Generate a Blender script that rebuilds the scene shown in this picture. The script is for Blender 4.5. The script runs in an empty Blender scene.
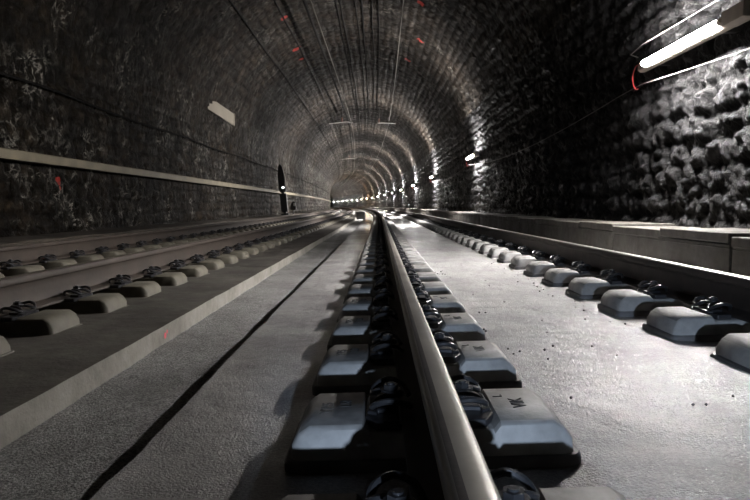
import bpy, bmesh, math, random
import numpy as np
from mathutils import Vector, Matrix

random.seed(7)
C = bpy.context.scene.collection
PI = math.pi

# ------------------------------------------------------------------ frame of reference
# origin = camera, +y along the straight part of the track, +x right, z up (metres)
R_CURVE, S_CURVE = 1000.0, 20.0        # the tunnel bends left after 20 m


def bend(x, s, z=0.0):
    if s <= S_CURVE:
        return (x, s, z)
    a = (s - S_CURVE) / R_CURVE
    return (-R_CURVE + (R_CURVE + x) * math.cos(a), S_CURVE + (R_CURVE + x) * math.sin(a), z)


def heading(s):
    return 0.0 if s <= S_CURVE else (s - S_CURVE) / R_CURVE


def bend_np(x, s, z):
    a = np.maximum(s - S_CURVE, 0.0) / R_CURVE
    X = np.where(s <= S_CURVE, x, -R_CURVE + (R_CURVE + x) * np.cos(a))
    Y = np.where(s <= S_CURVE, s, S_CURVE + (R_CURVE + x) * np.sin(a))
    return np.stack([X, Y, z], axis=-1)


# track geometry
CANT = 0.0318
SH = 0.165                      # rail top above the shoulder
SH_L = 0.178
SH_M = 0.150                    # middle rail set lower over its blocks to shorten its cast shadow
X_MID, X_RIGHT = 0.127, 1.632            # right track rails
Z_MID, Z_RIGHT = -0.373, -0.312
X_INNER, X_OUTER = -1.93, -3.44         # left track rails
Z_LEFT = -0.368


def zr(x):                               # canted plane through the right track's rail tops
    return -0.36 + (x - 0.125) * CANT


def z_floor(x):
    return zr(x) - 0.27


SLAB_EDGE = -0.643
STRIP_Z = -0.72
LEFT_EDGE, LEFT_Z = -1.125, -0.625
LEDGE_X, LEDGE_Z = -4.3, -0.43
KERB_X, KERB_Z = 2.45, -0.20
WALL_R, WALL_L = 3.13, -4.93
VC_X, VC_Z, VR = -0.90, 1.80, 4.03

# ------------------------------------------------------------------ numpy noise


def _hash(ix, iy, seed):
    h = (ix.astype(np.int64) * 374761393 + iy.astype(np.int64) * 668265263 + seed * 974711) & 0xFFFFFFFF
    h = ((h ^ (h >> 13)) * 1274126177) & 0xFFFFFFFF
    h = (h ^ (h >> 16)) & 0xFFFFFFFF
    return h / 4294967295.0


def vnoise(u, v, seed=0):
    iu, iv = np.floor(u), np.floor(v)
    fu, fv = u - iu, v - iv
    fu, fv = fu * fu * (3 - 2 * fu), fv * fv * (3 - 2 * fv)
    a, b = _hash(iu, iv, seed), _hash(iu + 1, iv, seed)
    c, d = _hash(iu, iv + 1, seed), _hash(iu + 1, iv + 1, seed)
    return (a * (1 - fu) + b * fu) * (1 - fv) + (c * (1 - fu) + d * fu) * fv


def fbm(u, v, seed=0, octaves=4):
    t, amp, tot = 0.0, 1.0, 0.0
    for o in range(octaves):
        t = t + amp * vnoise(u, v, seed + o * 17)
        tot += amp
        amp *= 0.5
        u, v = u * 2.03 + 3.1, v * 2.03 + 1.7
    return t / tot


def masonry(s, t, rows, length, seed):
    """height field of rough coursed stone: bulging blocks between recessed joints (0..1)"""
    s = s + 0.16 * (fbm(s * 1.6, t * 1.6, seed + 50, 3) - 0.5) * 2
    t = t + 0.09 * (fbm(s * 1.4, t * 1.9, seed + 90, 3) - 0.5) * 2
    r = np.floor(t / rows)
    ft = t / rows - r
    L = length * (0.75 + 0.6 * _hash(r, r * 0 + 5, seed))
    su = s / L + _hash(r, r * 0 + 9, seed) * 7
    c = np.floor(su)
    fs = su - c
    e = np.minimum(np.minimum(ft, 1 - ft) * rows, np.minimum(fs, 1 - fs) * L)
    b = np.clip(e / 0.07, 0, 1)
    b = b * b * (3 - 2 * b)
    h = _hash(c, r, seed + 3)
    return b * (0.45 + 0.55 * h), b, h


# ------------------------------------------------------------------ materials


def new_mat(name):
    m = bpy.data.materials.new(name)
    m.use_nodes = True
    nt = m.node_tree
    for n in list(nt.nodes):
        nt.nodes.remove(n)
    out = nt.nodes.new('ShaderNodeOutputMaterial')
    bs = nt.nodes.new('ShaderNodeBsdfPrincipled')
    nt.links.new(bs.outputs[0], out.inputs[0])
    return m, nt, bs


def N(nt, kind, **kw):
    n = nt.nodes.new(kind)
    for k, v in kw.items():
        if k.startswith('_'):
            setattr(n, k[1:], v)
        else:
            n.inputs[k.replace('__', ' ')].default_value = v
    return n


def ramp(nt, src, stops):
    r = nt.nodes.new('ShaderNodeValToRGB')
    el = r.color_ramp.elements
    while len(el) > 1:
        el.remove(el[-1])
    el[0].position = stops[0][0]
    el[0].color = col(stops[0][1])
    for p, c in stops[1:]:
        e = el.new(p)
        e.color = col(c)
    nt.links.new(src, r.inputs[0])
    return r


def col(c):
    if isinstance(c, (int, float)):
        c = (c, c, c)
    return (c[0], c[1], c[2], 1.0)


def coords(nt, scale=(1, 1, 1)):
    t = nt.nodes.new('ShaderNodeTexCoord')
    m = nt.nodes.new('ShaderNodeMapping')
    m.inputs['Scale'].default_value = scale
    nt.links.new(t.outputs['Object'], m.inputs[0])
    return m.outputs[0]


def noise(nt, vec, scale, detail=4, rough=0.55):
    n = N(nt, 'ShaderNodeTexNoise', Scale=scale, Detail=detail, Roughness=rough)
    nt.links.new(vec, n.inputs['Vector'])
    return n.outputs['Fac']


def bump(nt, bs, height, strength, dist, chain=None):
    b = N(nt, 'ShaderNodeBump', Strength=strength, Distance=dist)
    nt.links.new(height, b.inputs['Height'])
    if chain is not None:
        nt.links.new(chain.outputs[0], b.inputs['Normal'])
    nt.links.new(b.outputs[0], bs.inputs['Normal'])
    return b


def mix(nt, fac, a, b):
    m = nt.nodes.new('ShaderNodeMix')
    m.data_type = 'RGBA'
    for sock, v in ((m.inputs[0], fac), (m.inputs[6], a), (m.inputs[7], b)):
        if hasattr(v, 'links') or isinstance(v, bpy.types.NodeSocket):
            nt.links.new(v, sock)
        else:
            sock.default_value = v if isinstance(v, float) else col(v)
    return m.outputs[2]


def math_node(nt, op, a, b=None):
    m = nt.nodes.new('ShaderNodeMath')
    m.operation = op
    for i, v in enumerate((a, b)):
        if v is None:
            continue
        if isinstance(v, (int, float)):
            m.inputs[i].default_value = v
        else:
            nt.links.new(v, m.inputs[i])
    return m.outputs[0]


def paint_spots(nt, base, spots, color):
    """sprayed survey marks: list of (x,y,z,radius) in world metres"""
    t = nt.nodes.new('ShaderNodeTexCoord')
    nz = noise(nt, t.outputs['Object'], 9.0, 2)
    acc = None
    for x, y, z, r in spots:
        d = nt.nodes.new('ShaderNodeVectorMath')
        d.operation = 'DISTANCE'
        nt.links.new(t.outputs['Object'], d.inputs[0])
        d.inputs[1].default_value = (x, y, z)
        q = math_node(nt, 'ADD', d.outputs['Value'], math_node(nt, 'MULTIPLY', math_node(nt, 'SUBTRACT', nz, 0.5), r * 1.2))
        q = math_node(nt, 'LESS_THAN', q, r)
        acc = q if acc is None else math_node(nt, 'MAXIMUM', acc, q)
    return mix(nt, math_node(nt, 'MULTIPLY', acc, 0.8), base, color)


def simple(name, c, rough, metal=0.0, var=0.35, scale=14.0, bmp=0.25, bdist=0.004, spec=0.5):
    m, nt, bs = new_mat(name)
    v = coords(nt)
    n1 = noise(nt, v, scale, 5)
    lo = tuple(k * (1 - var) for k in c)
    hi = tuple(min(1, k * (1 + var)) for k in c)
    r = ramp(nt, n1, [(0.3, lo), (0.7, hi)])
    nt.links.new(r.outputs[0], bs.inputs['Base Color'])
    bs.inputs['Roughness'].default_value = rough
    bs.inputs['Metallic'].default_value = metal
    bs.inputs['Specular IOR Level'].default_value = spec
    if bmp:
        bump(nt, bs, noise(nt, v, scale * 5, 5), bmp, bdist)
    return m


def stone(name, dark, mid, pale, vein, rough, spots=(), spot_col=(0.45, 0.05, 0.04), vein_pos=0.66, spec=0.5, warm=1.0):
    m, nt, bs = new_mat(name)
    v = coords(nt)
    big = noise(nt, v, 0.8, 4)
    fine = noise(nt, v, 5.0, 6, 0.65)
    c1 = ramp(nt, fine, [(0.32, dark), (0.52, mid), (0.72, pale)]).outputs[0]
    tint = ramp(nt, big, [(0.35, (0.75, 0.78, 0.78)), (0.65, (1.1 + 0.15 * warm, 1.1, 1.1 - 0.15 * warm))]).outputs[0]
    mm = nt.nodes.new('ShaderNodeMix')
    mm.data_type = 'RGBA'
    mm.blend_type = 'MULTIPLY'
    mm.inputs[0].default_value = 1.0
    nt.links.new(c1, mm.inputs[6])
    nt.links.new(tint, mm.inputs[7])
    c = mm.outputs[2]
    at = nt.nodes.new('ShaderNodeAttribute')
    at.attribute_name = 'stone_tone'
    jt = nt.nodes.new('ShaderNodeAttribute')
    jt.attribute_name = 'joint'
    k = math_node(nt, 'MULTIPLY', math_node(nt, 'ADD', math_node(nt, 'MULTIPLY', at.outputs['Fac'], 1.0), 0.5),
                  math_node(nt, 'ADD', math_node(nt, 'MULTIPLY', jt.outputs['Fac'], 0.6), 0.4))
    m3 = nt.nodes.new('ShaderNodeMix')
    m3.data_type = 'RGBA'
    m3.blend_type = 'MULTIPLY'
    m3.inputs[0].default_value = 1.0
    nt.links.new(c, m3.inputs[6])
    nt.links.new(k, m3.inputs[7])
    c = m3.outputs[2]
    # lime deposits; pale veins also stand in for wet glints on the stone
    warp = N(nt, 'ShaderNodeTexNoise', Scale=3.2, Detail=6.0, Roughness=0.7, Distortion=0.5)
    nt.links.new(v, warp.inputs['Vector'])
    a = ramp(nt, warp.outputs['Fac'], [(0.475, 0.0), (0.497, 1.0), (0.503, 1.0), (0.525, 0.0)]).outputs[0]
    msk = ramp(nt, noise(nt, v, 1.1, 4, 0.6), [(vein_pos - 0.14, 0.0), (vein_pos, 1.0)]).outputs[0]
    blot = ramp(nt, noise(nt, v, 7.0, 3), [(0.42, 0.0), (0.6, 1.0)]).outputs[0]
    f = math_node(nt, 'MULTIPLY', math_node(nt, 'MULTIPLY', a, msk), blot)
    c = mix(nt, f, c, vein)
    if spots:
        c = paint_spots(nt, c, spots, spot_col)
    nt.links.new(c, bs.inputs['Base Color'])
    rr = ramp(nt, noise(nt, v, 2.3, 3), [(0.35, rough - 0.14), (0.65, rough + 0.12)]).outputs[0]
    nt.links.new(rr, bs.inputs['Roughness'])
    bs.inputs['Specular IOR Level'].default_value = spec
    b1 = bump(nt, bs, noise(nt, v, 18.0, 6, 0.7), 1.0, 0.06)
    bump(nt, bs, noise(nt, v, 70.0, 3), 0.5, 0.01, b1)
    return m


M = {}
# paint spots are given where the surveyors sprayed them (x, y, z, radius)
M['wall_right'] = stone('wet_rubble_stone', (0.006, 0.0055, 0.0056), (0.014, 0.0131, 0.0132), (0.036, 0.0336, 0.0338), (0.10, 0.094, 0.094), 0.46, vein_pos=0.75, spec=0.13, warm=-0.2)
M['wall_left'] = stone('sooty_rubble_stone', (0.005, 0.0043, 0.0033), (0.013, 0.0104, 0.0074), (0.038, 0.030, 0.021), (0.42, 0.40, 0.35), 0.42,
                       spots=[(-4.95, 9.25, 0.38, 0.07), (-4.95, 9.25, 0.27, 0.045)], vein_pos=0.635, spec=0.08)
M['vault'] = stone('sooty_vault_masonry', (0.0065, 0.0056, 0.0048), (0.018, 0.0154, 0.0132), (0.047, 0.040, 0.034), (0.30, 0.28, 0.24), 0.5,
                   spots=[(-2.72, 17.61, 5.37, 0.12), (-2.82, 20.81, 5.32, 0.14), (-2.80, 22.24, 5.33, 0.11), (1.30, 19.1, 5.15, 0.12),
                          (1.05, 22.3, 5.30, 0.12), (1.09, 16.08, 5.28, 0.11)], vein_pos=0.66, spec=0.07)


def floor_mat(name, c_dark, c_light, r_lo, r_hi, b1s, b1d, grain, gs, gd, spots=(), spot_col=(0.8, 0.08, 0.12), wet=0.0, speck=0.0):
    m, nt, bs = new_mat(name)
    v = coords(nt)
    n1 = noise(nt, v, 1.7, 6, 0.6)
    n2 = noise(nt, v, 14.0, 5, 0.6)
    f = math_node(nt, 'ADD', math_node(nt, 'MULTIPLY', n1, 0.65), math_node(nt, 'MULTIPLY', n2, 0.35))
    c = ramp(nt, f, [(0.36, c_dark), (0.62, c_light)]).outputs[0]
    if speck:
        sp = ramp(nt, noise(nt, v, grain * 0.8, 2, 0.6), [(0.40, 1 - speck), (0.62, 1 + speck)]).outputs[0]
        ms = nt.nodes.new('ShaderNodeMix')
        ms.data_type = 'RGBA'
        ms.blend_type = 'MULTIPLY'
        ms.inputs[0].default_value = 1.0
        nt.links.new(c, ms.inputs[6])
        nt.links.new(sp, ms.inputs[7])
        c = ms.outputs[2]
    crack = N(nt, 'ShaderNodeTexNoise', Scale=4.5, Detail=5.0, Roughness=0.6, Distortion=0.8)
    nt.links.new(v, crack.inputs['Vector'])
    dk = ramp(nt, crack.outputs['Fac'], [(0.22, 1.0), (0.27, 0.0)]).outputs[0]
    c = mix(nt, math_node(nt, 'MULTIPLY', dk, 0.5), c, tuple(k * 0.4 for k in c_dark))
    if spots:
        c = paint_spots(nt, c, spots, spot_col)
    nt.links.new(c, bs.inputs['Base Color'])
    rr = ramp(nt, noise(nt, v, 3.1, 5, 0.65), [(0.36, r_lo), (0.6, r_hi)]).outputs[0]
    nt.links.new(rr, bs.inputs['Roughness'])
    a = bump(nt, bs, noise(nt, v, 9.0, 5), b1s, b1d)
    b2 = bump(nt, bs, noise(nt, v, grain, 3, 0.6), gs, gd, a)
    if wet:                                             # thin film of seepage water
        wm = ramp(nt, noise(nt, v, 1.3, 5, 0.65), [(0.38, wet * 0.25), (0.58, wet)]).outputs[0]
        nt.links.new(wm, bs.inputs['Coat Weight'])
        bs.inputs['Coat Roughness'].default_value = 0.12
        b3 = N(nt, 'ShaderNodeBump', Strength=0.9, Distance=0.008)
        nt.links.new(noise(nt, v, 55.0, 4, 0.65), b3.inputs['Height'])
        nt.links.new(b3.outputs[0], bs.inputs['Coat Normal'])
    return m


M['floor'] = floor_mat('damp_concrete', (0.25, 0.243, 0.238), (0.46, 0.45, 0.44), 0.30, 0.50, 0.45, 0.03, 150.0, 0.8, 0.010, wet=0.75, speck=0.18)
M['strip'] = floor_mat('gritty_mortar', (0.15, 0.147, 0.14), (0.31, 0.305, 0.295), 0.6, 0.85, 0.15, 0.01, 150.0, 1.0, 0.012, speck=0.5)
M['slab'] = floor_mat('stained_concrete', (0.036, 0.032, 0.026), (0.105, 0.095, 0.08), 0.55, 0.8, 0.4, 0.02, 60.0, 0.45, 0.006,
                      spots=[(LEFT_EDGE, 3.11, -0.69, 0.017), (LEFT_EDGE, 3.14, -0.675, 0.012)])
M['slab_face'] = floor_mat('cast_slab_side', (0.14, 0.13, 0.11), (0.27, 0.255, 0.225), 0.6, 0.8, 0.4, 0.02, 60.0, 0.45, 0.006,
                           spots=[(LEFT_EDGE, 3.11, -0.68, 0.017), (LEFT_EDGE, 3.14, -0.665, 0.012)])
M['kerb'] = floor_mat('kerb_concrete', (0.045, 0.039, 0.032), (0.115, 0.105, 0.09), 0.5, 0.75, 0.4, 0.02, 50.0, 0.4, 0.006,
                      spots=[(KERB_X, 7.71, -0.36, 0.035), (KERB_X, 7.71, -0.40, 0.03), (KERB_X, 5.29, -0.335, 0.035)], spot_col=(0.55, 0.06, 0.05))
M['ledge'] = floor_mat('dirty_ledge', (0.03, 0.025, 0.018), (0.08, 0.065, 0.048), 0.6, 0.85, 0.4, 0.03, 40.0, 0.4, 0.01)
M['block'] = simple('block_concrete', (0.30, 0.295, 0.285), 0.62, var=0.28, scale=11.0, bmp=0.3)
M['old_block'] = simple('aged_block_concrete', (0.105, 0.095, 0.071), 0.7, var=0.3, scale=9.0, bmp=0.35)
M['block_top'] = simple('grimed_shaded_top', (0.19, 0.183, 0.175), 0.6, var=0.35, scale=13.0, bmp=0.3)  # grime, darkened further so the tops read as shaded
M['boot'] = simple('rubber_boot', (0.10, 0.095, 0.095), 0.55, var=0.25, bmp=0.15)
M['old_boot'] = simple('dusty_rubber_boot', (0.15, 0.14, 0.12), 0.65, var=0.25, bmp=0.15)
M['rust'] = simple('rusty_rail_steel', (0.034, 0.026, 0.022), 0.62, metal=0.0, var=0.4, scale=8.0, bmp=0.25)
M['old_rust'] = simple('dusty_rail_steel', (0.038, 0.028, 0.021), 0.7, var=0.3, scale=6.0, bmp=0.25)
M['shine'] = simple('worn_running_steel', (0.52, 0.50, 0.46), 0.30, metal=1.0, var=0.15, scale=4.0, bmp=0.06)
M['dull'] = simple('dull_running_steel', (0.23, 0.205, 0.175), 0.42, metal=0.75, var=0.25, scale=5.0, bmp=0.1)
M['worn'] = simple('worn_head_steel', (0.25, 0.23, 0.20), 0.48, metal=0.6, var=0.25, scale=5.0, bmp=0.12)
M['clip'] = simple('oiled_spring_steel', (0.04, 0.04, 0.043), 0.32, metal=0.3, var=0.3, scale=30.0, bmp=0.15)
M['plate'] = simple('black_nylon', (0.022, 0.022, 0.025), 0.4, var=0.3, bmp=0.1)
M['letter_shade'] = simple('moulded_letter_shadow', (0.045, 0.045, 0.045), 0.8, bmp=0.0)  # dark colour stands in for shade around the raised letters
M['housing'] = simple('enamelled_housing', (0.50, 0.44, 0.38), 0.45, var=0.12, bmp=0.05)
M['beige'] = simple('faded_beige_duct', (0.18, 0.155, 0.105), 0.55, var=0.2, scale=3.0, bmp=0.1)
M['panel'] = simple('pale_panel_enamel', (0.20, 0.178, 0.14), 0.5, var=0.12, scale=2.0, bmp=0.05)
M['dark_metal'] = simple('sooty_metal', (0.022, 0.021, 0.020), 0.5, var=0.3, bmp=0.15)
M['cable'] = simple('black_cable', (0.008, 0.0075, 0.007), 0.7, var=0.2, bmp=0.0, spec=0.1)
M['pale_cable'] = simple('pale_cable_sheath', (0.13, 0.115, 0.11), 0.5, var=0.1, bmp=0.0)
M['red_wire'] = simple('red_wire', (0.55, 0.06, 0.06), 0.45, var=0.1, bmp=0.0)
M['copper'] = simple('weathered_wire', (0.16, 0.15, 0.13), 0.4, metal=0.6, var=0.2, bmp=0.0)
M['bracket'] = simple('galvanised_tube', (0.42, 0.41, 0.38), 0.45, metal=0.3, var=0.15, bmp=0.0)
M['ceramic'] = simple('brown_insulator', (0.10, 0.05, 0.035), 0.3, var=0.1, bmp=0.0)
M['white'] = simple('white_reflector', (0.8, 0.8, 0.78), 0.5, var=0.05, bmp=0.0)
M['grit'] = simple('dark_grit', (0.10, 0.095, 0.09), 0.7, var=0.4, bmp=0.2)


def glow(name, c, strength, clear=True):
    m = bpy.data.materials.new(name)
    m.use_nodes = True
    nt = m.node_tree
    for n in list(nt.nodes):
        nt.nodes.remove(n)
    out = nt.nodes.new('ShaderNodeOutputMaterial')
    e = N(nt, 'ShaderNodeEmission', Strength=strength)
    e.inputs[0].default_value = col(c)
    if clear:                                   # clear cover: the tube inside shines through it
        ad = nt.nodes.new('ShaderNodeAddShader')
        tr = nt.nodes.new('ShaderNodeBsdfTransparent')
        nt.links.new(e.outputs[0], ad.inputs[0])
        nt.links.new(tr.outputs[0], ad.inputs[1])
        nt.links.new(ad.outputs[0], out.inputs[0])
    else:
        nt.links.new(e.outputs[0], out.inputs[0])
    return m


LAMP = 38.0
def photometric(power, c):
    """point source with the narrow transverse beam of a tunnel luminaire (photometric profile about the tube axis)"""
    if 'tunnel_luminaire' not in bpy.data.texts:
        ang = list(range(0, 181, 5))
        cd_ = [0.010 + 0.990 * abs(math.sin(math.radians(a))) ** BEAM for a in ang]
        tx = bpy.data.texts.new('tunnel_luminaire')
        tx.write('IESNA:LM-63-1995\nTILT=NONE\n1 1000 1 %d 1 1 2 0 0 0\n1 1 50\n' % len(ang))
        tx.write(' '.join(str(a) for a in ang) + '\n0\n' + ' '.join('%.2f' % (1000 * q) for q in cd_) + '\n')
    ld = bpy.data.lights.new('fluorescent_source', 'POINT')
    ld.energy = power
    ld.color = c
    ld.shadow_soft_size = 0.03
    ld.use_nodes = True
    nt = ld.node_tree
    em = nt.nodes.get('Emission')
    ies = nt.nodes.new('ShaderNodeTexIES')
    ies.mode = 'INTERNAL'
    ies.ies = bpy.data.texts['tunnel_luminaire']
    nt.links.new(ies.outputs[0], em.inputs['Strength'])
    return ld


BEAM = 7.0
GLOW = 45.0
M['tube_near'] = glow('near_fluorescent_glow', (1.0, 0.965, 0.95), GLOW * 9.5)
M['tube'] = glow('fluorescent_glow', (1.0, 0.965, 0.95), GLOW)
M['tube_warm'] = glow('orange_lamp_glow', (1.0, 0.52, 0.22), GLOW * 0.6)
M['tube_yellow'] = glow('yellowish_lamp_glow', (1.0, 0.86, 0.62), GLOW * 0.7)
M['signal'] = glow('signal_lamp_glow', (0.95, 1.0, 1.0), 9.0, False)

# ------------------------------------------------------------------ object helpers


class MB:
    def __init__(self):
        self.v, self.f, self.m = [], [], []

    def add(self, verts, faces, mi=0):
        k = len(self.v)
        self.v += [tuple(p) for p in verts]
        self.f += [tuple(i + k for i in f) for f in faces]
        self.m += [mi] * len(faces)

    def box(self, x0, x1, y0, y1, z0, z1, mi=0, mat=None):
        p = [Vector((x, y, z)) for z in (z0, z1) for y in (y0, y1) for x in (x0, x1)]
        if mat:
            p = [mat @ q for q in p]
        self.add(p, [(0, 2, 3, 1), (4, 5, 7, 6), (0, 1, 5, 4), (2, 6, 7, 3), (0, 4, 6, 2), (1, 3, 7, 5)], mi)

    def tube(self, pts, r, n=8, mi=0, caps=True):
        pts = [Vector(p) for p in pts]
        rings = []
        up = Vector((0, 0, 1))
        for i, p in enumerate(pts):
            d = (pts[min(i + 1, len(pts) - 1)] - pts[max(i - 1, 0)]).normalized()
            a = d.cross(up)
            if a.length < 1e-3:
                a = d.cross(Vector((1, 0, 0)))
            a.normalize()
            b = a.cross(d)
            rr = r[i] if isinstance(r, (list, tuple)) else r
            rings.append([p + a * math.cos(2 * PI * k / n) * rr + b * math.sin(2 * PI * k / n) * rr for k in range(n)])
        vs = [q for g in rings for q in g]
        fs = []
        for i in range(len(pts) - 1):
            for k in range(n):
                fs.append((i * n + k, i * n + (k + 1) % n, (i + 1) * n + (k + 1) % n, (i + 1) * n + k))
        if caps:
            fs.append(tuple(range(n - 1, -1, -1)))
            fs.append(tuple((len(pts) - 1) * n + k for k in range(n)))
        self.add(vs, fs, mi)

    def prism(self, poly, a, b, axis='y', mi=0):
        n = len(poly)
        if axis == 'y':
            vs = [(x, a, z) for x, z in poly] + [(x, b, z) for x, z in poly]
        elif axis == 'z':
            vs = [(x, y, a) for x, y in poly] + [(x, y, b) for x, y in poly]
        else:
            vs = [(a, y, z) for y, z in poly] + [(b, y, z) for y, z in poly]
        fs = [(k, (k + 1) % n, n + (k + 1) % n, n + k) for k in range(n)]
        fs += [tuple(range(n - 1, -1, -1)), tuple(range(n, 2 * n))]
        self.add(vs, fs, mi)

    def sweep(self, poly, stations, dx=None, mats=None, closed=True, jitter=None):
        """profile of (x, z) swept along track stations and bent with the curve"""
        n = len(poly)
        vs = []
        for i, s in enumerate(stations):
            for j, (x, z) in enumerate(poly):
                ox, oz = dx(s, j) if dx else (0, 0)
                vs.append(bend(x + ox, s, z + oz))
        k0 = len(self.v)
        self.v += vs
        m = n if closed else n - 1
        for i in range(len(stations) - 1):
            for k in range(m):
                a, b = i * n + k, i * n + (k + 1) % n
                self.f.append((k0 + a, k0 + a + n, k0 + b + n, k0 + b))
                self.m.append(mats[k] if mats else 0)
        if closed:
            L = (len(stations) - 1) * n
            self.f.append(tuple(k0 + k for k in range(n)))
            self.f.append(tuple(k0 + L + k for k in range(n - 1, -1, -1)))
            self.m += [0, 0]

    def build(self, name, mat, parent=None, smooth=False, bevel=0.0, segs=2):
        me = bpy.data.meshes.new(name)
        me.from_pydata(self.v, [], self.f)
        for mm in (mat if isinstance(mat, (list, tuple)) else [mat]):
            me.materials.append(mm)
        me.polygons.foreach_set('material_index', self.m)
        bm = bmesh.new()
        bm.from_mesh(me)
        bmesh.ops.recalc_face_normals(bm, faces=bm.faces)
        if bevel:
            es = [e for e in bm.edges if len(e.link_faces) == 2 and e.calc_face_angle(0) > 0.5]
            bmesh.ops.bevel(bm, geom=es, offset=bevel, segments=segs, profile=0.5, affect='EDGES', clamp_overlap=True)
        bm.to_mesh(me)
        bm.free()
        if smooth:
            me.polygons.foreach_set('use_smooth', [True] * len(me.polygons))
            me.set_sharp_from_angle(angle=0.7)
        o = bpy.data.objects.new(name, me)
        C.objects.link(o)
        if parent:
            o.parent = parent
        return o


def tag(o, label, cat, group=None, kind=None):
    o['label'], o['category'] = label, cat
    if group:
        o['group'] = group
    if kind:
        o['kind'] = kind
    return o


def thing(name, label, cat, loc=(0, 0, 0), rot=(0, 0, 0), group=None):
    o = bpy.data.objects.new(name, None)
    o.empty_display_size = 0.1
    C.objects.link(o)
    o.location, o.rotation_euler = loc, rot
    return tag(o, label, cat, group)


def structure(o, label=None):
    o['kind'] = 'structure'
    if label:
        o['label'] = label
        o['category'] = 'tunnel structure'
    return o


def copy_tree(o, parent=None):
    c = o.copy()
    C.objects.link(c)
    c.parent = parent
    for ch in o.children:
        copy_tree(ch, c)
    return c


ORD = ['first', 'second', 'third', 'fourth', 'fifth', 'sixth', 'seventh', 'eighth', 'ninth', 'tenth', 'eleventh', 'twelfth', 'thirteenth',
       'fourteenth', 'fifteenth', 'sixteenth', 'seventeenth', 'eighteenth', 'nineteenth', 'twentieth']

# ------------------------------------------------------------------ camera
F_PX, U0, V0 = 600.0, 379.0, 206.0
PITCH = math.atan((250.0 - V0) / F_PX)
YAW = math.atan((U0 - 375.0) / F_PX)
cd = bpy.data.cameras.new('camera')
cam = bpy.data.objects.new('camera', cd)
C.objects.link(cam)
cd.sensor_width = 36.0
cd.lens = F_PX / 750.0 * 36.0
cd.clip_start, cd.clip_end = 0.02, 600.0
cam.rotation_euler = (PI / 2 - PITCH, 0.0, YAW)
bpy.context.scene.camera = cam


def project(p):
    q = cam.rotation_euler.to_matrix().transposed() @ Vector(p)
    if q.z > -0.05:
        return None
    return (375 + F_PX * q.x / -q.z, 250 - F_PX * q.y / -q.z)


def stations(s0, s1, near=0.5, rel=0.03, cap=2.5):
    out, s = [], s0
    while s < s1:
        out.append(s)
        s += max(near, min(cap, rel * abs(s)))
    out.append(s1)
    return out


# ------------------------------------------------------------------ tunnel lining (rough masonry, three surfaces)
def grid_object(name, P, mat, tone=None, joint=None):
    ns, nt_, _ = P.shape
    me = bpy.data.meshes.new(name)
    nv = ns * nt_
    me.vertices.add(nv)
    me.vertices.foreach_set('co', P.reshape(-1).astype(np.float32))
    i = np.arange(ns - 1)[:, None] * nt_ + np.arange(nt_ - 1)[None, :]
    q = np.stack([i, i + 1, i + nt_ + 1, i + nt_], -1).reshape(-1)
    nf = len(q) // 4
    me.loops.add(nf * 4)
    me.loops.foreach_set('vertex_index', q.astype(np.int32))
    me.polygons.add(nf)
    me.polygons.foreach_set('loop_start', np.arange(0, nf * 4, 4, dtype=np.int32))
    me.polygons.foreach_set('use_smooth', np.ones(nf, dtype=bool))
    me.materials.append(mat)
    me.update(calc_edges=True)
    for nm, arr in (('stone_tone', tone), ('joint', joint)):
        if arr is not None:
            at = me.attributes.new(nm, 'FLOAT', 'POINT')
            at.data.foreach_set('value', arr.reshape(-1).astype(np.float32))
    me.validate()
    o = bpy.data.objects.new(name, me)
    C.objects.link(o)
    return o


def lining(name, t0, t1, dt, mat):
    ss = []
    s = -8.0
    while s < 236:
        ss.append(s)
        s += 0.25 if s < 3.5 else max(0.026, min(0.5, 0.0048 * s))
    S = np.array(ss)
    T = np.linspace(t0, t1, max(2, int(round((t1 - t0) / dt)) + 1))
    s, t = np.meshgrid(S, T, indexing='ij')
    hw = VC_Z + 0.85                                   # length of the straight right wall below the springing
    arc = PI * VR
    # unrolled coordinate t: right wall (0..hw), vault (..hw+arc), left wall
    x = np.zeros_like(t)
    z = np.zeros_like(t)
    nx = np.zeros_like(t)
    nz = np.zeros_like(t)
    a = t < hw
    x[a], z[a], nx[a] = VC_X + VR, -0.85 + t[a], -1.0
    b = (t >= hw) & (t <= hw + arc)
    ang = (t[b] - hw) / VR
    x[b], z[b] = VC_X + VR * np.cos(ang), VC_Z + VR * np.sin(ang)
    nx[b], nz[b] = -np.cos(ang), -np.sin(ang)
    c = t > hw + arc
    x[c], z[c], nx[c] = VC_X - VR, VC_Z - (t[c] - hw - arc), 1.0
    # relief: rough on the right wall, flatter on the vault and the left
    wr = np.clip((hw + 2.4 - t) / 2.0, 0, 1)
    wl = np.clip((t - hw - arc + 2.0) / 2.0, 0, 1)
    m1, j1, h1 = masonry(s, t, 0.25, 0.38, 11)
    m2, j2, h2 = masonry(s, t, 0.24, 0.5, 23)
    fb = fbm(s * 2.6, t * 2.6, 5, 5)
    fb2 = fbm(s * 11.0, t * 11.0, 31, 4)
    ridged = 1 - np.abs(2 * fbm(s * 6.5, t * 6.5, 71, 4) - 1)
    rough = 0.055 * m1 + 0.055 * (fb - 0.5) + 0.085 * (fb2 - 0.5) + 0.075 * (ridged - 0.7) + 0.045 * (fbm(s * 22, t * 22, 83, 2) - 0.5)
    plain = 0.040 * m2 + 0.045 * (fb - 0.5) + 0.045 * (fb2 - 0.5)
    left = 0.040 * m1 + 0.06 * (fb - 0.5) + 0.055 * (fb2 - 0.5)
    d = plain * (1 - wr) * (1 - wl) + rough * wr + left * wl
    # slow undulation so the long rings of light look hand built
    d = d + 0.05 * (vnoise(s * 0.35, t * 0.35, 99) - 0.5)
    P = bend_np(x + nx * d, s, z + nz * d)
    k = np.clip(wr + wl, 0, 1)
    return grid_object(name, P, mat, h2 * (1 - k) + h1 * k, j2 * (1 - k) + j1 * k)


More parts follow.
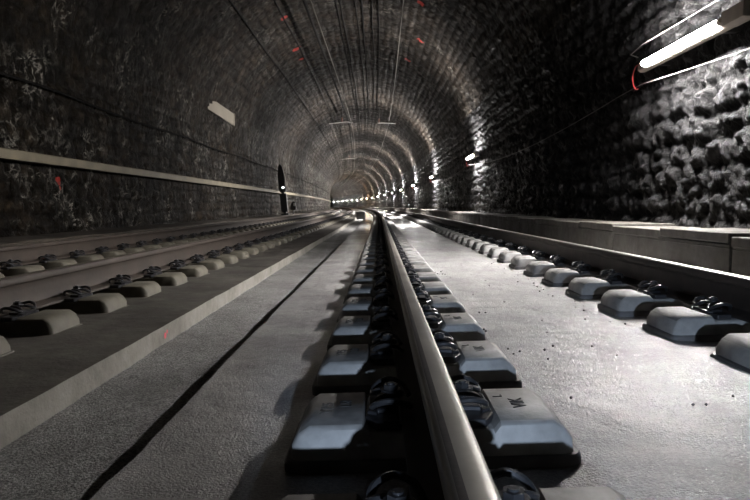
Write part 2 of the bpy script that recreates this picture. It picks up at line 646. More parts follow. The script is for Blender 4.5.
HW, ARC = VC_Z + 0.85, PI * VR
structure(lining('wall_right', 0.0, HW + 1.2, 0.03, M['wall_right']), 'rough wet rubble stone wall along the right side behind the lamps')
structure(lining('ceiling', HW + 1.2, HW + ARC - 1.2, 0.05, M['vault']), 'arched sooty masonry vault over both tracks')
structure(lining('wall_left', HW + ARC - 1.2, HW + ARC + VC_Z + 0.85, 0.04, M['wall_left']), 'dark sooty stone wall along the left side')


# ------------------------------------------------------------------ floors
def floor_grid(name, x0, x1, zf, s0, s1, dx, mat, amp, near, edge=None, skirt=None, face=None):
    S = []
    s = s0
    while s < s1:
        S.append(s)
        s += max(near, min(2.0, 0.012 * abs(s)))
    S = np.array(S + [s1])
    X = np.linspace(x0, x1, max(2, int((x1 - x0) / dx) + 1))
    s, x = np.meshgrid(S, X, indexing='ij')
    z = zf(x) + amp(s, x)
    if edge:
        e = edge(s)
        w = np.clip(1 - (x - x0) / 0.12, 0, 1)
        x = x + e * w
    cols = [bend_np(x, s, z)]
    if skirt:                                           # vertical faces at both sides
        left = bend_np(x[:, :1], s[:, :1], z[:, :1] * 0 + skirt[0])
        cols = [left] + cols
        cols.append(bend_np(x[:, -1:], s[:, -1:], z[:, -1:] * 0 + skirt[1]))
    o = grid_object(name, np.concatenate(cols, axis=1)[:, ::-1], mat)
    o.data.set_sharp_from_angle(angle=0.9)
    if face:                                            # clean cast side of the slab
        o.data.materials.append(face)
        n = len(cols) - 2 + X.size
        per = sum(c.shape[1] for c in cols) - 1
        mi = np.zeros(len(o.data.polygons), dtype=np.int32)
        mi[0::per] = 1
        o.data.polygons.foreach_set('material_index', mi)
    return o


def amp_right(s, x):
    w = np.clip((x - 0.45) / 0.2, 0, 1)
    h = 0.010 * (fbm(s * 2.0, x * 3.0, 3, 4) - 0.5) + 0.006 * (fbm(s * 9, x * 9, 8, 3) - 0.5)
    # trowelled ridges of spilt grout close to the camera
    q = np.sin((x * 3.1 + s * 1.3) * 1.9 + 3.0 * fbm(s * 1.1, x * 1.1, 44, 3))
    near = np.clip((3.2 - s) / 1.4, 0, 1)
    h = h + w * near * (0.028 * np.clip(q, -0.2, 1.0) + 0.012 * (fbm(s * 5, x * 5, 55, 3) - 0.5))
    return h


def ragged(s):
    return 0.022 * (fbm(s * 3.0, s * 0 + 2.0, 61, 4) - 0.5) + 0.012 * (fbm(s * 14.0, s * 0 + 5.0, 62, 3) - 0.5)


o = floor_grid('floor', SLAB_EDGE, KERB_X + 0.02, z_floor, -3.0, 232, 0.03, M['floor'], amp_right, 0.035, edge=ragged, skirt=(-0.95, -0.95))
structure(o, 'pale damp concrete slab under the right track')
o = floor_grid('floor_2', LEFT_EDGE - 0.05, SLAB_EDGE + 0.08, lambda x: STRIP_Z + 0 * x, -3.0, 232, 0.02, M['strip'],
               lambda s, x: 0.010 * (fbm(s * 12, x * 12, 15, 4) - 0.5) + 0.012 * (fbm(s * 2, x * 2, 19, 3) - 0.5), 0.035)
structure(o, 'grey gritty mortar strip between the two track slabs')


def amp_left(s, x):
    return 0.012 * (fbm(s * 3, x * 3, 25, 4) - 0.5)


for k, (a, b) in enumerate([(-3.0, 6.2), (6.215, 15.2), (15.215, 60.0), (60.0, 232.0)]):
    def edge_l(s):
        return 0.0 * s
    S0 = floor_grid('floor_%d' % (k + 3), LEDGE_X - 0.02, LEFT_EDGE, lambda x: LEFT_Z + 0 * x, a, b, 0.05, M['slab'], amp_left, 0.06,
                    skirt=(-0.9, -0.9), face=M['slab_face'])
    structure(S0, 'brown stained concrete slab under the left track')

mb = MB()
mb.sweep([(LEDGE_X, -0.9), (LEDGE_X, LEDGE_Z - 0.01), (LEDGE_X - 0.02, LEDGE_Z), (WALL_L - 0.25, LEDGE_Z + 0.03), (WALL_L - 0.25, -0.9)],
         stations(-3, 232, 0.4), dx=lambda s, j: (0.02 * (vnoise(np.array(s * 1.3), np.array(2.0), 4) - 0.5), 0.03 * (vnoise(np.array(s * 1.7), np.array(j * 1.0), 6) - 0.5)))
structure(mb.build('trim_1', M['ledge']), 'low dirty concrete ledge at the foot of the left wall')

# ------------------------------------------------------------------ kerb of cable trough units along the right wall
KL = 2.1


def kerb_unit(detail, length=KL):
    root = bpy.data.objects.new('cable_trough', None)
    C.objects.link(root)
    b = MB()
    b.box(0, 0.07, 0.010, length - 0.010, -0.55, -0.075)
    b.box(0.07, 0.5, 0.010, length - 0.010, -0.55, -0.40)
    b.box(0.47, 0.54, 0.010, length - 0.010, -0.40, -0.075)
    if detail:                                   # cast lifting niches in the front face
        b.box(-0.006, 0.0, 0.010, length - 0.010, -0.105, -0.095)
    b.build('trough', M['kerb'], root, bevel=0.006, segs=1)
    n = 2
    for i in range(n):
        c = MB()
        y0, y1 = i * length / n + 0.010, (i + 1) * length / n - 0.010
        c.box(-0.012, 0.66, y0, y1, -0.073, 0.0)
        cv = c.build('cover_slab', M['kerb'], root, bevel=0.008, segs=2)
        cv.location.z = (0.007, -0.009)[i]
    return root


proto = kerb_unit(True)
rk = random.Random(3)
s = -0.02
first = True
nk = 0
while s < 120:
    o = proto if first else copy_tree(proto)
    first = False
    o.location = bend(KERB_X + rk.uniform(-0.006, 0.006), s, KERB_Z + rk.uniform(-0.008, 0.008))
    o.rotation_euler = (rk.uniform(-0.003, 0.003), 0, heading(s + KL / 2))
    if s + KL < 4.0:
        o.location = bend(KERB_X, s, KERB_Z)
    vis = s + KL > 4.0
    if vis:
        nk += 1
    lab = ('concrete cable trough unit with cover slabs along the right wall, %s from the camera' % ORD[nk - 1]) if 0 < nk <= 14 else \
        'small distant concrete cable trough unit along the right wall, past the fourteenth'
    tag(o, lab, 'cable trough', 'cable trough units along the right wall')
    s += KL
    if not vis:                                  # nothing of this one is in the picture
        if s + KL > 4.0:
            continue
        continue
# drop the units wholly behind the frame
for o in [o for o in list(C.objects) if o.name.startswith('cable_trough') and o.location.y + KL < 3.6]:
    for ch in list(o.children):
        bpy.data.objects.remove(ch)
    bpy.data.objects.remove(o)

# ------------------------------------------------------------------ rails
HALF = [(0.000, 0.0), (0.012, -0.0003), (0.024, -0.0028), (0.031, -0.0075), (0.0345, -0.0145), (0.0358, -0.037), (0.0345, -0.0395),
        (0.019, -0.0445), (0.0125, -0.052), (0.0090, -0.064), (0.0085, -0.100), (0.0100, -0.132), (0.0160, -0.145), (0.040, -0.1535),
        (0.073, -0.1605), (0.075, -0.163), (0.075, -0.172)]
PROF = HALF + [(-x, z) for x, z in HALF[::-1] if x > 0]


def rail(x0, z0, tilt, label, body, top, lip, s0, s1, group, extra=0.0, gauge=False):
    cz, sz = math.cos(tilt), math.sin(tilt)
    prof = [(x, z - (extra if z < -0.06 else 0.0)) for x, z in PROF]
    poly = [(x0 + x * cz - z * sz, z0 + x * sz + z * cz) for x, z in prof]
    n = len(PROF)
    mats = []
    for k in range(n):
        (xa, za), (xb, zb) = PROF[k], PROF[(k + 1) % n]
        zm = (za + zb) / 2
        mats.append(3 if gauge and -0.024 < (xa + xb) / 2 < -0.012 else 1 if zm > -0.004 else (2 if zm > -0.03 else 0))
    b = MB()
    b.sweep(poly, stations(s0, s1, 0.5, 0.03, 2.0), mats=mats)
    o = b.build('rail', [body, top, lip, M['rust']], smooth=True)
    return tag(o, label, 'rail', group)


TILT = math.atan(CANT)
rail(X_MID, Z_MID, TILT, 'long steel rail in the middle of the picture, running away from the camera', M['rust'], M['worn'], M['worn'], -1.0, 200, 'rails of the right track', SH_M - 0.16, True)
rail(X_RIGHT, Z_RIGHT, TILT, 'rusty rail with bright polished top beside the right kerb', M['rust'], M['shine'], M['rust'], 0.5, 200, 'rails of the right track', SH - 0.16)
rail(X_INNER, Z_LEFT, 0.0, 'dusty brown rail of the left track, the one nearer the camera', M['old_rust'], M['dull'], M['old_rust'], 0.5, 200, 'rails of the left track', SH_L - 0.16)
rail(X_OUTER, Z_LEFT, 0.0, 'dusty brown rail of the left track, the one beside the left wall', M['old_rust'], M['dull'], M['old_rust'], 1.0, 200, 'rails of the left track', SH_L - 0.16)

# ------------------------------------------------------------------ sleeper blocks (origin: middle of the block, at shoulder height)


def body_mesh():
    """rounded concrete block with a shallow rail seat across the middle"""
    xs = [(-0.350, -0.16), (-0.340, -0.045), (-0.322, -0.018), (-0.295, 0.0), (-0.168, 0.0), (-0.152, -0.020), (0.152, -0.020), (0.168, 0.0),
          (0.295, 0.0), (0.322, -0.018), (0.340, -0.045), (0.350, -0.16)]
    b = MB()
    # layers across y: (half depth at the top, drop of the top edge)
    lay = [(-0.150, 'low'), (-0.136, 'mid'), (-0.125, 'top'), (0.125, 'top'), (0.136, 'mid'), (0.150, 'low')]
    vs, n = [], len(xs)
    for y, kind in lay:
        for x, z in xs:
            if kind == 'top':
                vs.append((x, y, z))
            elif kind == 'mid':
                vs.append((x * (0.992 if abs(x) > 0.2 else 1), y, z - 0.009 if z > -0.1 else z))
            else:
                zz = -0.16 if z <= -0.1 else min(z, -0.020) - 0.065
                vs.append((x * (0.965 if abs(x) > 0.3 else 1), y, zz if z > -0.1 else -0.16))
    fs = []
    for i in range(len(lay) - 1):
        for k in range(n - 1):
            fs.append((i * n + k, i * n + k + 1, (i + 1) * n + k + 1, (i + 1) * n + k))
        fs.append((i * n + n - 1, i * n, (i + 1) * n, (i + 1) * n + n - 1))
    fs.append(tuple(range(n)))
    fs.append(tuple((len(lay) - 1) * n + k for k in range(n - 1, -1, -1)))
    b.add(vs, fs)
    for q in range(n - 1):                       # top faces: grime, with rail shade put into the colour
        if xs[q][1] > -0.03 and xs[q + 1][1] > -0.03:
            b.m[2 * n + q] = 1
    return b


def boot_mesh():
    b = MB()
    r = 0.03
    X, Y = 0.360, 0.158
    poly = []
    for cx, cy, a0 in ((X - r, Y - r, 0), (-X + r, Y - r, PI / 2), (-X + r, -Y + r, PI), (X - r, -Y + r, 1.5 * PI)):
        for k in range(4):
            a = a0 + k * PI / 6
            poly.append((cx + r * math.cos(a), cy + r * math.sin(a)))
    n = len(poly)
    lv = [(1.0, -0.140), (1.0, -0.085), (0.985, -0.078), (0.93, -0.078)]
    vs = [(x * k, y * (1 - (1 - k) * 1.8), z) for k, z in lv for x, y in poly]
    fs = [(i * n + k, i * n + (k + 1) % n, (i + 1) * n + (k + 1) % n, (i + 1) * n + k) for i in range(len(lv) - 1) for k in range(n)]
    fs += [tuple(range(n - 1, -1, -1)), tuple(3 * n + k for k in range(n))]
    b.add(vs, fs)
    return b


def smooth_path(pts, k=4):
    pts = [Vector(p) for p in pts]
    out = []
    for i in range(len(pts) - 1):
        p0, p1, p2, p3 = pts[max(i - 1, 0)], pts[i], pts[i + 1], pts[min(i + 2, len(pts) - 1)]
        for j in range(k):
            t = j / k
            out.append(0.5 * ((2 * p1) + (-p0 + p2) * t + (2 * p0 - 5 * p1 + 4 * p2 - p3) * t * t + (-p0 + 3 * p1 - 3 * p2 + p3) * t ** 3))
    out.append(pts[-1])
    return out


def clip_mesh(sd, k=4, n=7):
    half = [(0.046, 0.048, 0.016), (0.070, 0.086, 0.040), (0.115, 0.098, 0.050), (0.155, 0.084, 0.038), (0.168, 0.058, 0.022), (0.148, 0.036, 0.036),
            (0.105, 0.028, 0.044), (0.080, 0.019, 0.040)]
    pts = half + [(0.073, 0, 0.040)] + [(x, -y, z) for x, y, z in half[::-1]]
    b = MB()
    b.tube([(sd * (0.046 + (x - 0.046) * 0.80), y, z * 0.9) for x, y, z in smooth_path(pts, k)], 0.008, n)
    return b


def bolt_mesh(sd):
    b = MB()
    cx = sd * 0.094

    def disc(r, z0, z1, n, rot=0.0):
        b.prism([(cx + r * math.cos(2 * PI * k / n + rot), r * math.sin(2 * PI * k / n + rot)) for k in range(n)], z0, z1, 'z')
    disc(0.010, -0.02, 0.064, 10)
    disc(0.027, 0.042, 0.047, 14)
    disc(0.019, 0.047, 0.060, 6, 0.3)
    return b


def plate_mesh(sd):
    b = MB()
    poly = [(0.076, -0.118), (0.135, -0.118), (0.160, -0.070), (0.160, 0.070), (0.135, 0.118), (0.076, 0.118)]
    b.prism([(sd * x, y) for x, y in poly], -0.021, 0.002, 'z')
    b.prism([(sd * x, y) for x, y in [(0.078, -0.05), (0.132, -0.06), (0.132, 0.06), (0.078, 0.05)]], 0.0, 0.014, 'z')
    b.prism([(sd * x, y) for x, y in [(0.132, -0.075), (0.156, -0.06), (0.156, 0.06), (0.132, 0.075)]], 0.0, 0.010, 'z')
    return b


def pad_mesh():
    b = MB()
    b.box(-0.078, 0.078, -0.1, 0.1, -0.0205, -0.0125)
    return b


def make_block(mat, boot, top):
    root = bpy.data.objects.new('sleeper_block', None)
    root.empty_display_size = 0.1
    C.objects.link(root)
    body_mesh().build('concrete_body', [mat, top], root, smooth=True)
    boot_mesh().build('rubber_boot', boot, root, smooth=True)
    pad_mesh().build('rail_pad', M['plate'], root)
    for sd in (1, -1):
        pl = plate_mesh(sd).build('guide_plate', M['plate'], root, bevel=0.003, segs=1)
        c = clip_mesh(sd).build('spring_clip', M['clip'], root, smooth=True)
        bolt_mesh(sd).build('bolt', M['clip'], c, smooth=True)
    return root


def small_block_mb():
    b = MB()
    k = body_mesh()
    b.add(k.v, k.f, 0)
    b.m = [4 if q else 0 for q in k.m]
    k = boot_mesh()
    b.add(k.v, k.f, 1)
    for sd in (1, -1):
        k = plate_mesh(sd)
        b.add(k.v, k.f, 2)
        k = clip_mesh(sd, 2, 4)
        b.add(k.v, k.f, 3)
        k = bolt_mesh(sd)
        b.add(k.v, k.f, 3)
    return b


new_block, old_block = make_block(M['block'], M['boot'], M['block_top']), make_block(M['old_block'], M['old_boot'], M['old_block'])
new_small = small_block_mb().build('sleeper_block', [M['block'], M['boot'], M['plate'], M['clip'], M['block_top']], smooth=True)
old_small = small_block_mb().build('sleeper_block', [M['old_block'], M['old_boot'], M['plate'], M['clip'], M['old_block']], smooth=True)
used = set()
rest = MB()
ROWS = [  # x, shoulder z, tilt, first front edge, prototype, small prototype, rail words
    (X_MID, Z_MID - SH_M, -TILT, 0.81, new_block, new_small, 'middle rail', 'sleeper blocks under the middle rail', 78),
    (X_RIGHT, Z_RIGHT - SH, -TILT, 0.81, new_block, new_small, 'right rail beside the kerb', 'sleeper blocks under the right rail', 76),
    (X_INNER, Z_LEFT - SH_L, 0.0, 0.47, old_block, old_small, 'nearer rail of the left track', 'sleeper blocks under the nearer rail of the left track', 74),
    (X_OUTER, Z_LEFT - SH_L, 0.0, 0.47, old_block, old_small, 'left rail by the left wall', 'sleeper blocks under the rail by the left wall', 72),
]
placed = {}
for x, zs, tilt, f0, big, small, words, grp, count in ROWS:
    n, k = 0, 0
    rows = []
    while True:
        s = f0 + 0.6 * k + 0.136
        k += 1
        if s > 130:
            break
        pts = [project(bend(x + dx, s + dy, zs + dz)) for dx in (-0.33, 0.33) for dy in (-0.13, 0.13) for dz in (0.0, -0.09)]
        pts = [p for p in pts if p]
        if not any(-2 < u < 752 and -2 < v < 502 for u, v in pts):
            continue
        n += 1
        jx, jr = rk.uniform(-0.006, 0.006), rk.uniform(-0.008, 0.008)
        if n <= count:
            pr = big if n <= 24 else small
            if pr.name in used:
                o = copy_tree(pr)
            else:
                o = pr
                used.add(pr.name)
            o.location = bend(x, s, zs)
            o.rotation_euler = (0, tilt, heading(s) + jr)
            if n == 1:
                lab = 'concrete sleeper block under the %s, nearest the camera' % words
            elif n <= 20:
                lab = 'concrete sleeper block under the %s, %s from the camera' % (words, ORD[n - 1])
            else:
                lab = 'small distant concrete sleeper block under the %s, past the twentieth' % words
            tag(o, lab, 'sleeper block', grp)
            rows.append(o)
        else:
            T = Matrix.Translation(bend(x, s, zs)) @ Matrix.Rotation(heading(s), 4, 'Z') @ Matrix.Rotation(tilt, 4, 'Y')
            kb = body_mesh()
            rest.add([T @ Vector(p) for p in kb.v], kb.f, 0)
    placed[words] = rows
o = rest.build('sleeper_block_row', M['block'], smooth=True)
tag(o, 'tiny far sleeper blocks under all four rails where the tunnel bends', 'sleeper blocks', kind='stuff')


# moulded lettering on the nearest blocks under the middle rail
def lettering(root, text, x, y, size):
    cu = bpy.data.curves.new('moulded_lettering', 'FONT')
    cu.body = text
    cu.size = size
    cu.align_x, cu.align_y = 'CENTER', 'CENTER'
    cu.extrude = 0.0006
    cu.offset = 0.0006
    cu.resolution_u = 2
    cu.materials.append(M['letter_shade'])
    tmp = bpy.data.objects.new('moulded_lettering', cu)
    C.objects.link(tmp)
    dg = bpy.context.evaluated_depsgraph_get()
    me = bpy.data.meshes.new_from_object(tmp.evaluated_get(dg))
    me.materials.clear()
    me.materials.append(M['letter_shade'])
    bpy.data.objects.remove(tmp)
    o = bpy.data.objects.new('moulded_lettering', me)
    C.objects.link(o)
    o.parent = root
    o.location = (x, y, 0.0006)
    o.rotation_euler = (0, 0, -PI / 2 + PI)
    return o


for i, o in enumerate(placed['middle rail'][:5]):
    lettering(o, 'VIK', 0.238, 0.0, 0.05)
    lettering(o, 'L', 0.196, 0.06, 0.035)
    lettering(o, 'LSI', -0.215, 0.03, 0.045)
    lettering(o, 'Y7:5', -0.262, 0.0, 0.045)

# ------------------------------------------------------------------ lamps along the right wall
LX, LZ, L0, LSTEP = 2.835, 1.54, 5.92, 13.1


def make_lamp(glowmat):
    root = bpy.data.objects.new('fluorescent_lamp', None)
    C.objects.link(root)
    h = MB()           # housing against the wall, a trapezoid tray longer than the tube
    h.prism([(0.047, -0.036), (0.047, 0.036), (0.075, 0.050), (0.13, 0.050), (0.13, -0.058), (0.075, -0.058)], -0.79, 0.92, 'y')
    h.build('housing', M['housing'], root, bevel=0.008, segs=2)
    t = MB()
    n = 10
    poly = [(0.045 - 0.048 * math.sin(PI * k / n), -0.034 * math.cos(PI * k / n)) for k in range(n + 1)]
    t.prism(poly, -0.70, 0.72, 'y')
    t.build('diffuser', glowmat, root, smooth=True)
    for sy in (-1, 1):
        e = MB()
        poly2 = [(0.047 - 0.052 * math.sin(PI * k / n), -0.036 * math.cos(PI * k / n)) for k in range(n + 1)]
        e.prism(poly2, sy * 0.722, sy * 0.77, 'y')
        e.build('end_cap', M['housing'], root, bevel=0.004, segs=1)
    gb = MB()
    gb.box(0.0, 0.13, -1.10, -0.80, -0.062, 0.062)
    gb.build('gear_box', M['housing'], root, bevel=0.008, segs=2)
    for sy in (-0.6, 0.6):
        g = MB()
        g.box(0.128, 0.30, sy - 0.03, sy + 0.03, -0.05, 0.05)
        g.build('wall_bracket', M['dark_metal'], root)
    w = MB()
    w.tube(smooth_path([(0.03, 0.78, -0.0), (0.035, 0.93, 0.015), (0.06, 1.07, -0.06), (0.08, 1.10, -0.15), (0.085, 1.04, -0.215), (0.085, 0.98, -0.225)], 5), 0.006, 6)
    w.build('lead_wire', M['red_wire'], root, smooth=True)
    return root


near_lamp = make_lamp(M['tube_near'])
white = make_lamp(M['tube'])
for k in range(17):
    if k == 0:
        o = near_lamp
    elif k == 1:
        o = white
    elif k in (9,):
        o = make_lamp(M['tube_warm'])
    elif k in (8, 10):
        o = make_lamp(M['tube_yellow'])
    else:
        o = copy_tree(white)
    s = L0 + LSTEP * k
    o.location = bend(LX, s, LZ)
    o.rotation_euler = (0, 0, heading(s))
    c = (1.0, 0.62, 0.34) if k == 9 else (1.0, 0.88, 0.7) if k in (8, 10) else (1.0, 0.965, 0.95)
    for dy in ((-0.5, 0.0, 0.5) if k < 3 else (0.0,)):
        q = bpy.data.objects.new('fluorescent_source', photometric(LAMP * (0.22, 1.1, 2.0, 2.8, 3.3)[min(k, 4)] / (3 if k < 3 else 1), c))
        C.objects.link(q)
        q.parent = o
        q.location = (0.02, dy, 0)
        q.rotation_euler = (PI / 2, 0, 0)           # profile axis along the tube
    lab = {0: 'big glaring white tube lamp on the right wall, nearest the camera', 9: 'small distant orange tinted tube lamp on the right wall'}.get(
        k, 'glowing tube lamp on the right wall, %s from the camera' % ORD[k])
    tag(o, lab, 'lamp', 'tube lamps along the right wall')


# ------------------------------------------------------------------ cables
def cable(name, pts, r, mat, label, cat='cable', group=None, n=6):
    b = MB()
    b.tube([bend(*p) for p in pts], r, n)
    return tag(b.build(name, mat, smooth=True), label, cat, group)


def sag_pts(x, z, s0, s1, sag, off=0.0, anchors=LSTEP, step=0.65):
    out, s = [], s0
    while s <= s1:
        ph = ((s - off) / anchors) % 1.0
        out.append((x, s, z - sag * 4 * ph * (1 - ph)))
        s += step if s < 60 else step * 3
    return out


cable('power_cable', sag_pts(2.93, 1.365, 1.0, 120, 0.23, off=6.98), 0.0042, M['pale_cable'],
      'thin pale cable sagging along the right wall below the lamps')
cable('power_cable', sag_pts(2.93, 1.80, 1.0, 7.2, 0.04, off=7.4) + [(2.99, 7.3, 1.79), (3.12, 7.36, 1.77)], 0.0042, M['pale_cable'],
      'thin pale cable strung along the right wall above the lamps')
cable('wall_cable', sag_pts(-4.82, 1.72, 4.0, 150, 0.05, off=3.0, anchors=6.0), 0.02, M['cable'], 'thin black cable running along the left wall above the beige duct')

b = MB()
b.sweep([(-4.87, 0.60), (-4.72, 0.60), (-4.72, 0.715), (-4.735, 0.73), (-4.87, 0.73)], stations(4.0, 215, 0.5, 0.03, 2.0))
duct = b.build('cable_duct', M['beige'])
tag(duct, 'long beige cable duct running along the left wall at handrail height', 'cable duct')
# cables clipped to the vault: (angle measured from the right springing, degrees; radius; drop below the vault)
VAULT = [(131.0, 0.028, 0.08, ''), (117.0, 0.022, 0.08, ''), (94.8, 0.020, 0.07, ''), (93.0, 0.024, 0.07, ''), (86.7, 0.018, 0.07, ''),
         (84.2, 0.022, 0.07, ''), (79.8, 0.016, 0.07, ''), (76.9, 0.016, 0.07, '')]
for i, (deg, r, drop, lab) in enumerate(VAULT):
    a = math.radians(deg)
    pts = []
    for s in stations(10.0, 150, 0.8, 0.03, 2.0):
        w = 0.012 * math.sin(s * 0.9 + i * 2.1)
        pts.append((VC_X + (VR - drop) * math.cos(a) + w, s, VC_Z + (VR - drop) * math.sin(a) + 0.01 * math.sin(s * 0.6 + i)))
    lab = 'black cable clipped along the tunnel vault, %s counted from the left' % ORD[i]
    cable('vault_cable', pts, r, M['cable'], lab, group='black cables along the vault')

# overhead line: support points every 27 m
SUP = [9.0, 35.3, 62.0, 89.0, 116.0]


def wire(x, z, stag, sag, s0=9.0, s1=150.0):
    pts, s = [], s0
    while s <= s1:
        ph = ((s - SUP[0]) / 26.6)
        i = math.floor(ph)
        f = ph - i
        d = (1 if i % 2 else -1) * stag * (1 - 2 * f)
        pts.append((x + d, s, z - sag * 4 * f * (1 - f)))
        s += 0.9 if s < 60 else 2.5
    return pts


cable('contact_wire', wire(-1.55, 4.78, 0.07, 0.0), 0.012, M['copper'], 'bare contact wire hung under the vault over the left track', 'overhead wire')
cable('messenger_wire', wire(-1.76, 5.02, 0.08, 0.16), 0.042, M['cable'], 'thick black sagging wire above the contact wire of the left track', 'overhead wire')
cable('contact_wire', wire(0.60, 4.72, 0.06, 0.0), 0.011, M['copper'], 'bare contact wire hung under the vault over the right track', 'overhead wire')


def cantilever(s, x, z, sd, lab, grp, reach=0.62, over=0.42):
    """drop tube from the vault with a registration arm holding the wire"""
    root = thing('wire_support', lab, 'overhead line support', bend(x, s, z), (0, 0, heading(s)), grp)
    top = math.sqrt(max(0.1, (VR + 0.02) ** 2 - (x + sd * 0.55 - VC_X) ** 2)) + VC_Z - z
    d = MB()
    d.tube([(sd * 0.55, 0, 0.10), (sd * 0.55, 0, top)], 0.03, 8)
    d.build('drop_tube', M['dark_metal'], root, smooth=True)
    a = MB()
    a.tube([(sd * reach, 0, 0.06 - 0.1 * (reach > 1)), (sd * 0.3, 0, 0.07), (-sd * over, 0, 0.03)], 0.024, 8)
    a.build('registration_arm', M['bracket'], root, smooth=True)
    ins = MB()
    pts = [(sd * 0.55, 0, 0.08 + 0.02 * k) for k in range(13)]
    ins.tube(pts, [0.055 if k % 2 else 0.032 for k in range(13)], 10)
    ins.build('insulator', M['ceramic'], root, smooth=True)
    c = MB()
    c.box(-0.02, 0.02, -0.05, 0.05, -0.02, 0.05)
    c.build('wire_clamp', M['dark_metal'], root)
    bb = MB()
    bb.box(sd * 0.55 - 0.09, sd * 0.55 + 0.09, -0.09, 0.09, top - 0.05, top + 0.02)
    bb.build('base_plate', M['dark_metal'], root)
    return root


for i, s in enumerate(SUP[1:4]):
    place = ['nearest the camera', 'second from the camera', 'third from the camera'][i]
    cantilever(s, 0.60 - 0.06 * (1 if i % 2 else -1), 4.74, -1, 'pale arm under the vault holding the right contact wire, %s' % place, 'overhead supports of the right track')
    cantilever(s, -1.55 - 0.07 * (1 if i % 2 else -1), 4.80, -1, 'arm under the vault holding the left contact wire, %s' % place, 'overhead supports of the left track', 1.3, 0.06)

# ------------------------------------------------------------------ single things
# panel high on the left wall
a0, a1 = Vector((-4.83, 17.1, 0)), Vector((-4.55, 19.0, 0))
L = (a1 - a0).length
root = thing('wall_panel', 'pale rectangular panel mounted high on the left wall', 'panel', ((a0 + a1) / 2 + Vector((0, 0, 2.80)))[:],
             (math.radians(-6.5), 0, math.atan2(-(a1 - a0).x, (a1 - a0).y)))
b = MB()
b.box(-0.02, 0.02, -L / 2, L / 2, -0.18, 0.18)
b.build('board', M['panel'], root, bevel=0.006)
b = MB()
b.box(-0.02, 0.035, L / 2 - 0.03, L / 2 + 0.02, -0.2, 0.2)
b.build('end_flange', M['panel'], root, bevel=0.004)
for yy in (-0.6, 0.55):
    b = MB()
    b.box(-0.42, -0.02, yy - 0.025, yy + 0.025, -0.03, 0.03)
    b.build('wall_bracket', M['dark_metal'], root)

# trackside signal
sx, ss = -4.33, 28.0
root = thing('trackside_signal', 'tall black signal post with one small white light by the left wall', 'signal', bend(sx, ss, LEDGE_Z + 0.03), (0, math.radians(-5.5), heading(ss)))
b = MB()
b.tube([(0, 0, 0), (0, 0, 1.25)], 0.085, 12)
b.build('post', M['dark_metal'], root, smooth=True)
b = MB()
b.prism([(-0.13, 1.05), (0.13, 1.05), (0.16, 1.2), (0.16, 1.75), (0.09, 2.2), (0.0, 2.36), (-0.09, 2.25), (-0.16, 1.8), (-0.16, 1.2)], -0.06, 0.06, 'y')
hd = b.build('signal_board', M['dark_metal'], root, bevel=0.012)
b = MB()
b.tube([(0.05, -0.06, 1.25), (0.05, -0.14, 1.25)], 0.085, 14)
b.build('lamp_hood', M['dark_metal'], hd, smooth=True)
b = MB()
b.tube([(0.05, -0.141, 1.25), (0.05, -0.155, 1.25)], 0.048, 14)
b.build('signal_light', M['signal'], hd, smooth=True)
b = MB()
b.box(-0.15, 0.15, -0.12, 0.12, 0.12, 0.98)
b.build('equipment_case', M['dark_metal'], root, bevel=0.015)
b = MB()
b.box(-0.17, 0.17, -0.14, 0.14, -0.02, 0.06)
b.build('foot_plate', M['dark_metal'], root, bevel=0.01)

# little marker box beside the signal
sx, ss = -4.42, 31.5
root = thing('marker_box', 'little dark box on a stub post with a white patch, beyond the signal', 'marker', bend(sx, ss, LEDGE_Z + 0.01), (0, 0, heading(ss)))
b = MB()
b.tube([(0, 0, 0), (0, 0, 0.25)], 0.035, 10)
b.build('stub_post', M['dark_metal'], root, smooth=True)
b = MB()
b.prism([(-0.14, 0.22), (0.12, 0.22), (0.15, 0.3), (0.12, 0.6), (0.0, 0.66), (-0.1, 0.55), (-0.14, 0.35)], -0.09, 0.09, 'y')
b.build('case', M['dark_metal'], root, bevel=0.012)
b = MB()
b.box(0.03, 0.12, -0.099, -0.09, 0.42, 0.58)
b.build('reflector', M['white'], root)

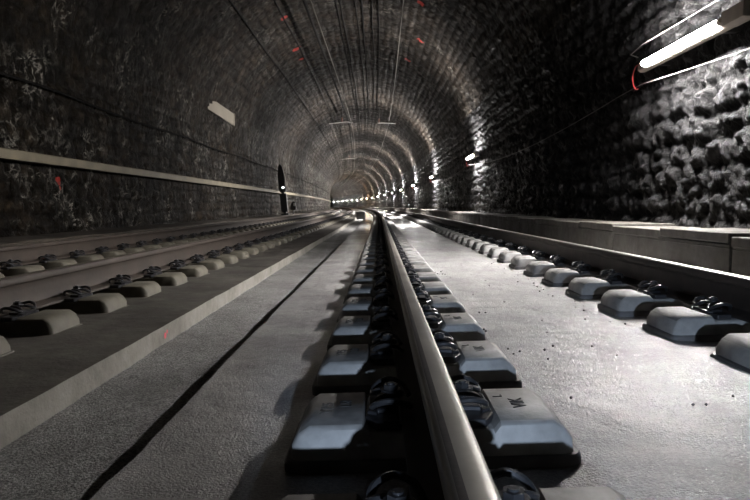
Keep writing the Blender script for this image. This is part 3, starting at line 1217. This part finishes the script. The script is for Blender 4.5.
# dark box standing on the strip between the tracks
ss = 32.0
root = thing('track_box', 'dark metal box standing on the grey strip between the tracks', 'box', bend(-0.905, ss, STRIP_Z), (0, 0, heading(ss)))
b = MB()
b.box(-0.235, 0.235, -0.2, 0.2, 0.03, 0.37)
b.build('case', M['dark_metal'], root, bevel=0.02)
b = MB()
b.prism([(-0.25, 0.37), (0.25, 0.37), (0.24, 0.41), (0.1, 0.43), (-0.1, 0.43), (-0.24, 0.41)], -0.215, 0.215, 'y')
b.build('lid', M['dark_metal'], root, bevel=0.008)
for sx in (-0.17, 0.17):
    b = MB()
    b.box(sx - 0.03, sx + 0.03, -0.15, 0.15, -0.004, 0.035)
    b.build('foot', M['dark_metal'], root)

# loose grit on the slab
b = MB()
rg = random.Random(21)
for k in range(90):
    x = rg.choice([rg.uniform(0.52, 1.22), rg.uniform(0.5, 0.62), rg.uniform(1.1, 1.25)])
    y = rg.uniform(0.8, 6.5)
    r = rg.uniform(0.0025, 0.008)
    z = z_floor(x) + 0.002
    p = [(x + r * dx * rg.uniform(.6, 1.2), y + r * dy * rg.uniform(.6, 1.2), z + r * dz * .8) for dx, dy, dz in
         ((1, 0, 0), (0, 1, 0), (-1, 0, 0), (0, -1, 0), (0, 0, 1), (0, 0, -1))]
    b.add(p, [(0, 1, 4), (1, 2, 4), (2, 3, 4), (3, 0, 4), (1, 0, 5), (2, 1, 5), (3, 2, 5), (0, 3, 5)])
tag(b.build('loose_grit', M['grit']), 'scattered dark grit lying on the pale concrete slab', 'grit', kind='stuff')

# ------------------------------------------------------------------ light: the photographer's cool hand torch from behind
ld = bpy.data.lights.new('hand_torch', 'SPOT')
ld.energy = 340.0
ld.color = (0.62, 0.77, 1.0)
ld.spot_size = math.radians(34)
ld.spot_blend = 0.35
ld.shadow_soft_size = 0.03
lo = bpy.data.objects.new('hand_torch', ld)
C.objects.link(lo)
lo.location = (0.28, -1.6, -0.12)
lo.rotation_euler = (Vector((0.6, 2.2, -0.55)) - Vector(lo.location)).to_track_quat('-Z', 'Y').to_euler()

w = bpy.data.worlds.new('world')
bpy.context.scene.world = w
w.use_nodes = True
w.node_tree.nodes['Background'].inputs[0].default_value = (0.0, 0.0, 0.0, 1)
w.node_tree.nodes['Background'].inputs[1].default_value = 0.0

sc = bpy.context.scene
vs = sc.view_settings
vs.view_transform = 'Standard'
vs.look = 'None'
vs.exposure = 0.0
vs.gamma = 1.0
vs.use_curve_mapping = False
sc.cycles.use_denoising = True
sc.cycles.max_bounces = 6
sc.cycles.diffuse_bounces = 4
sc.cycles.sample_clamp_indirect = 6.0
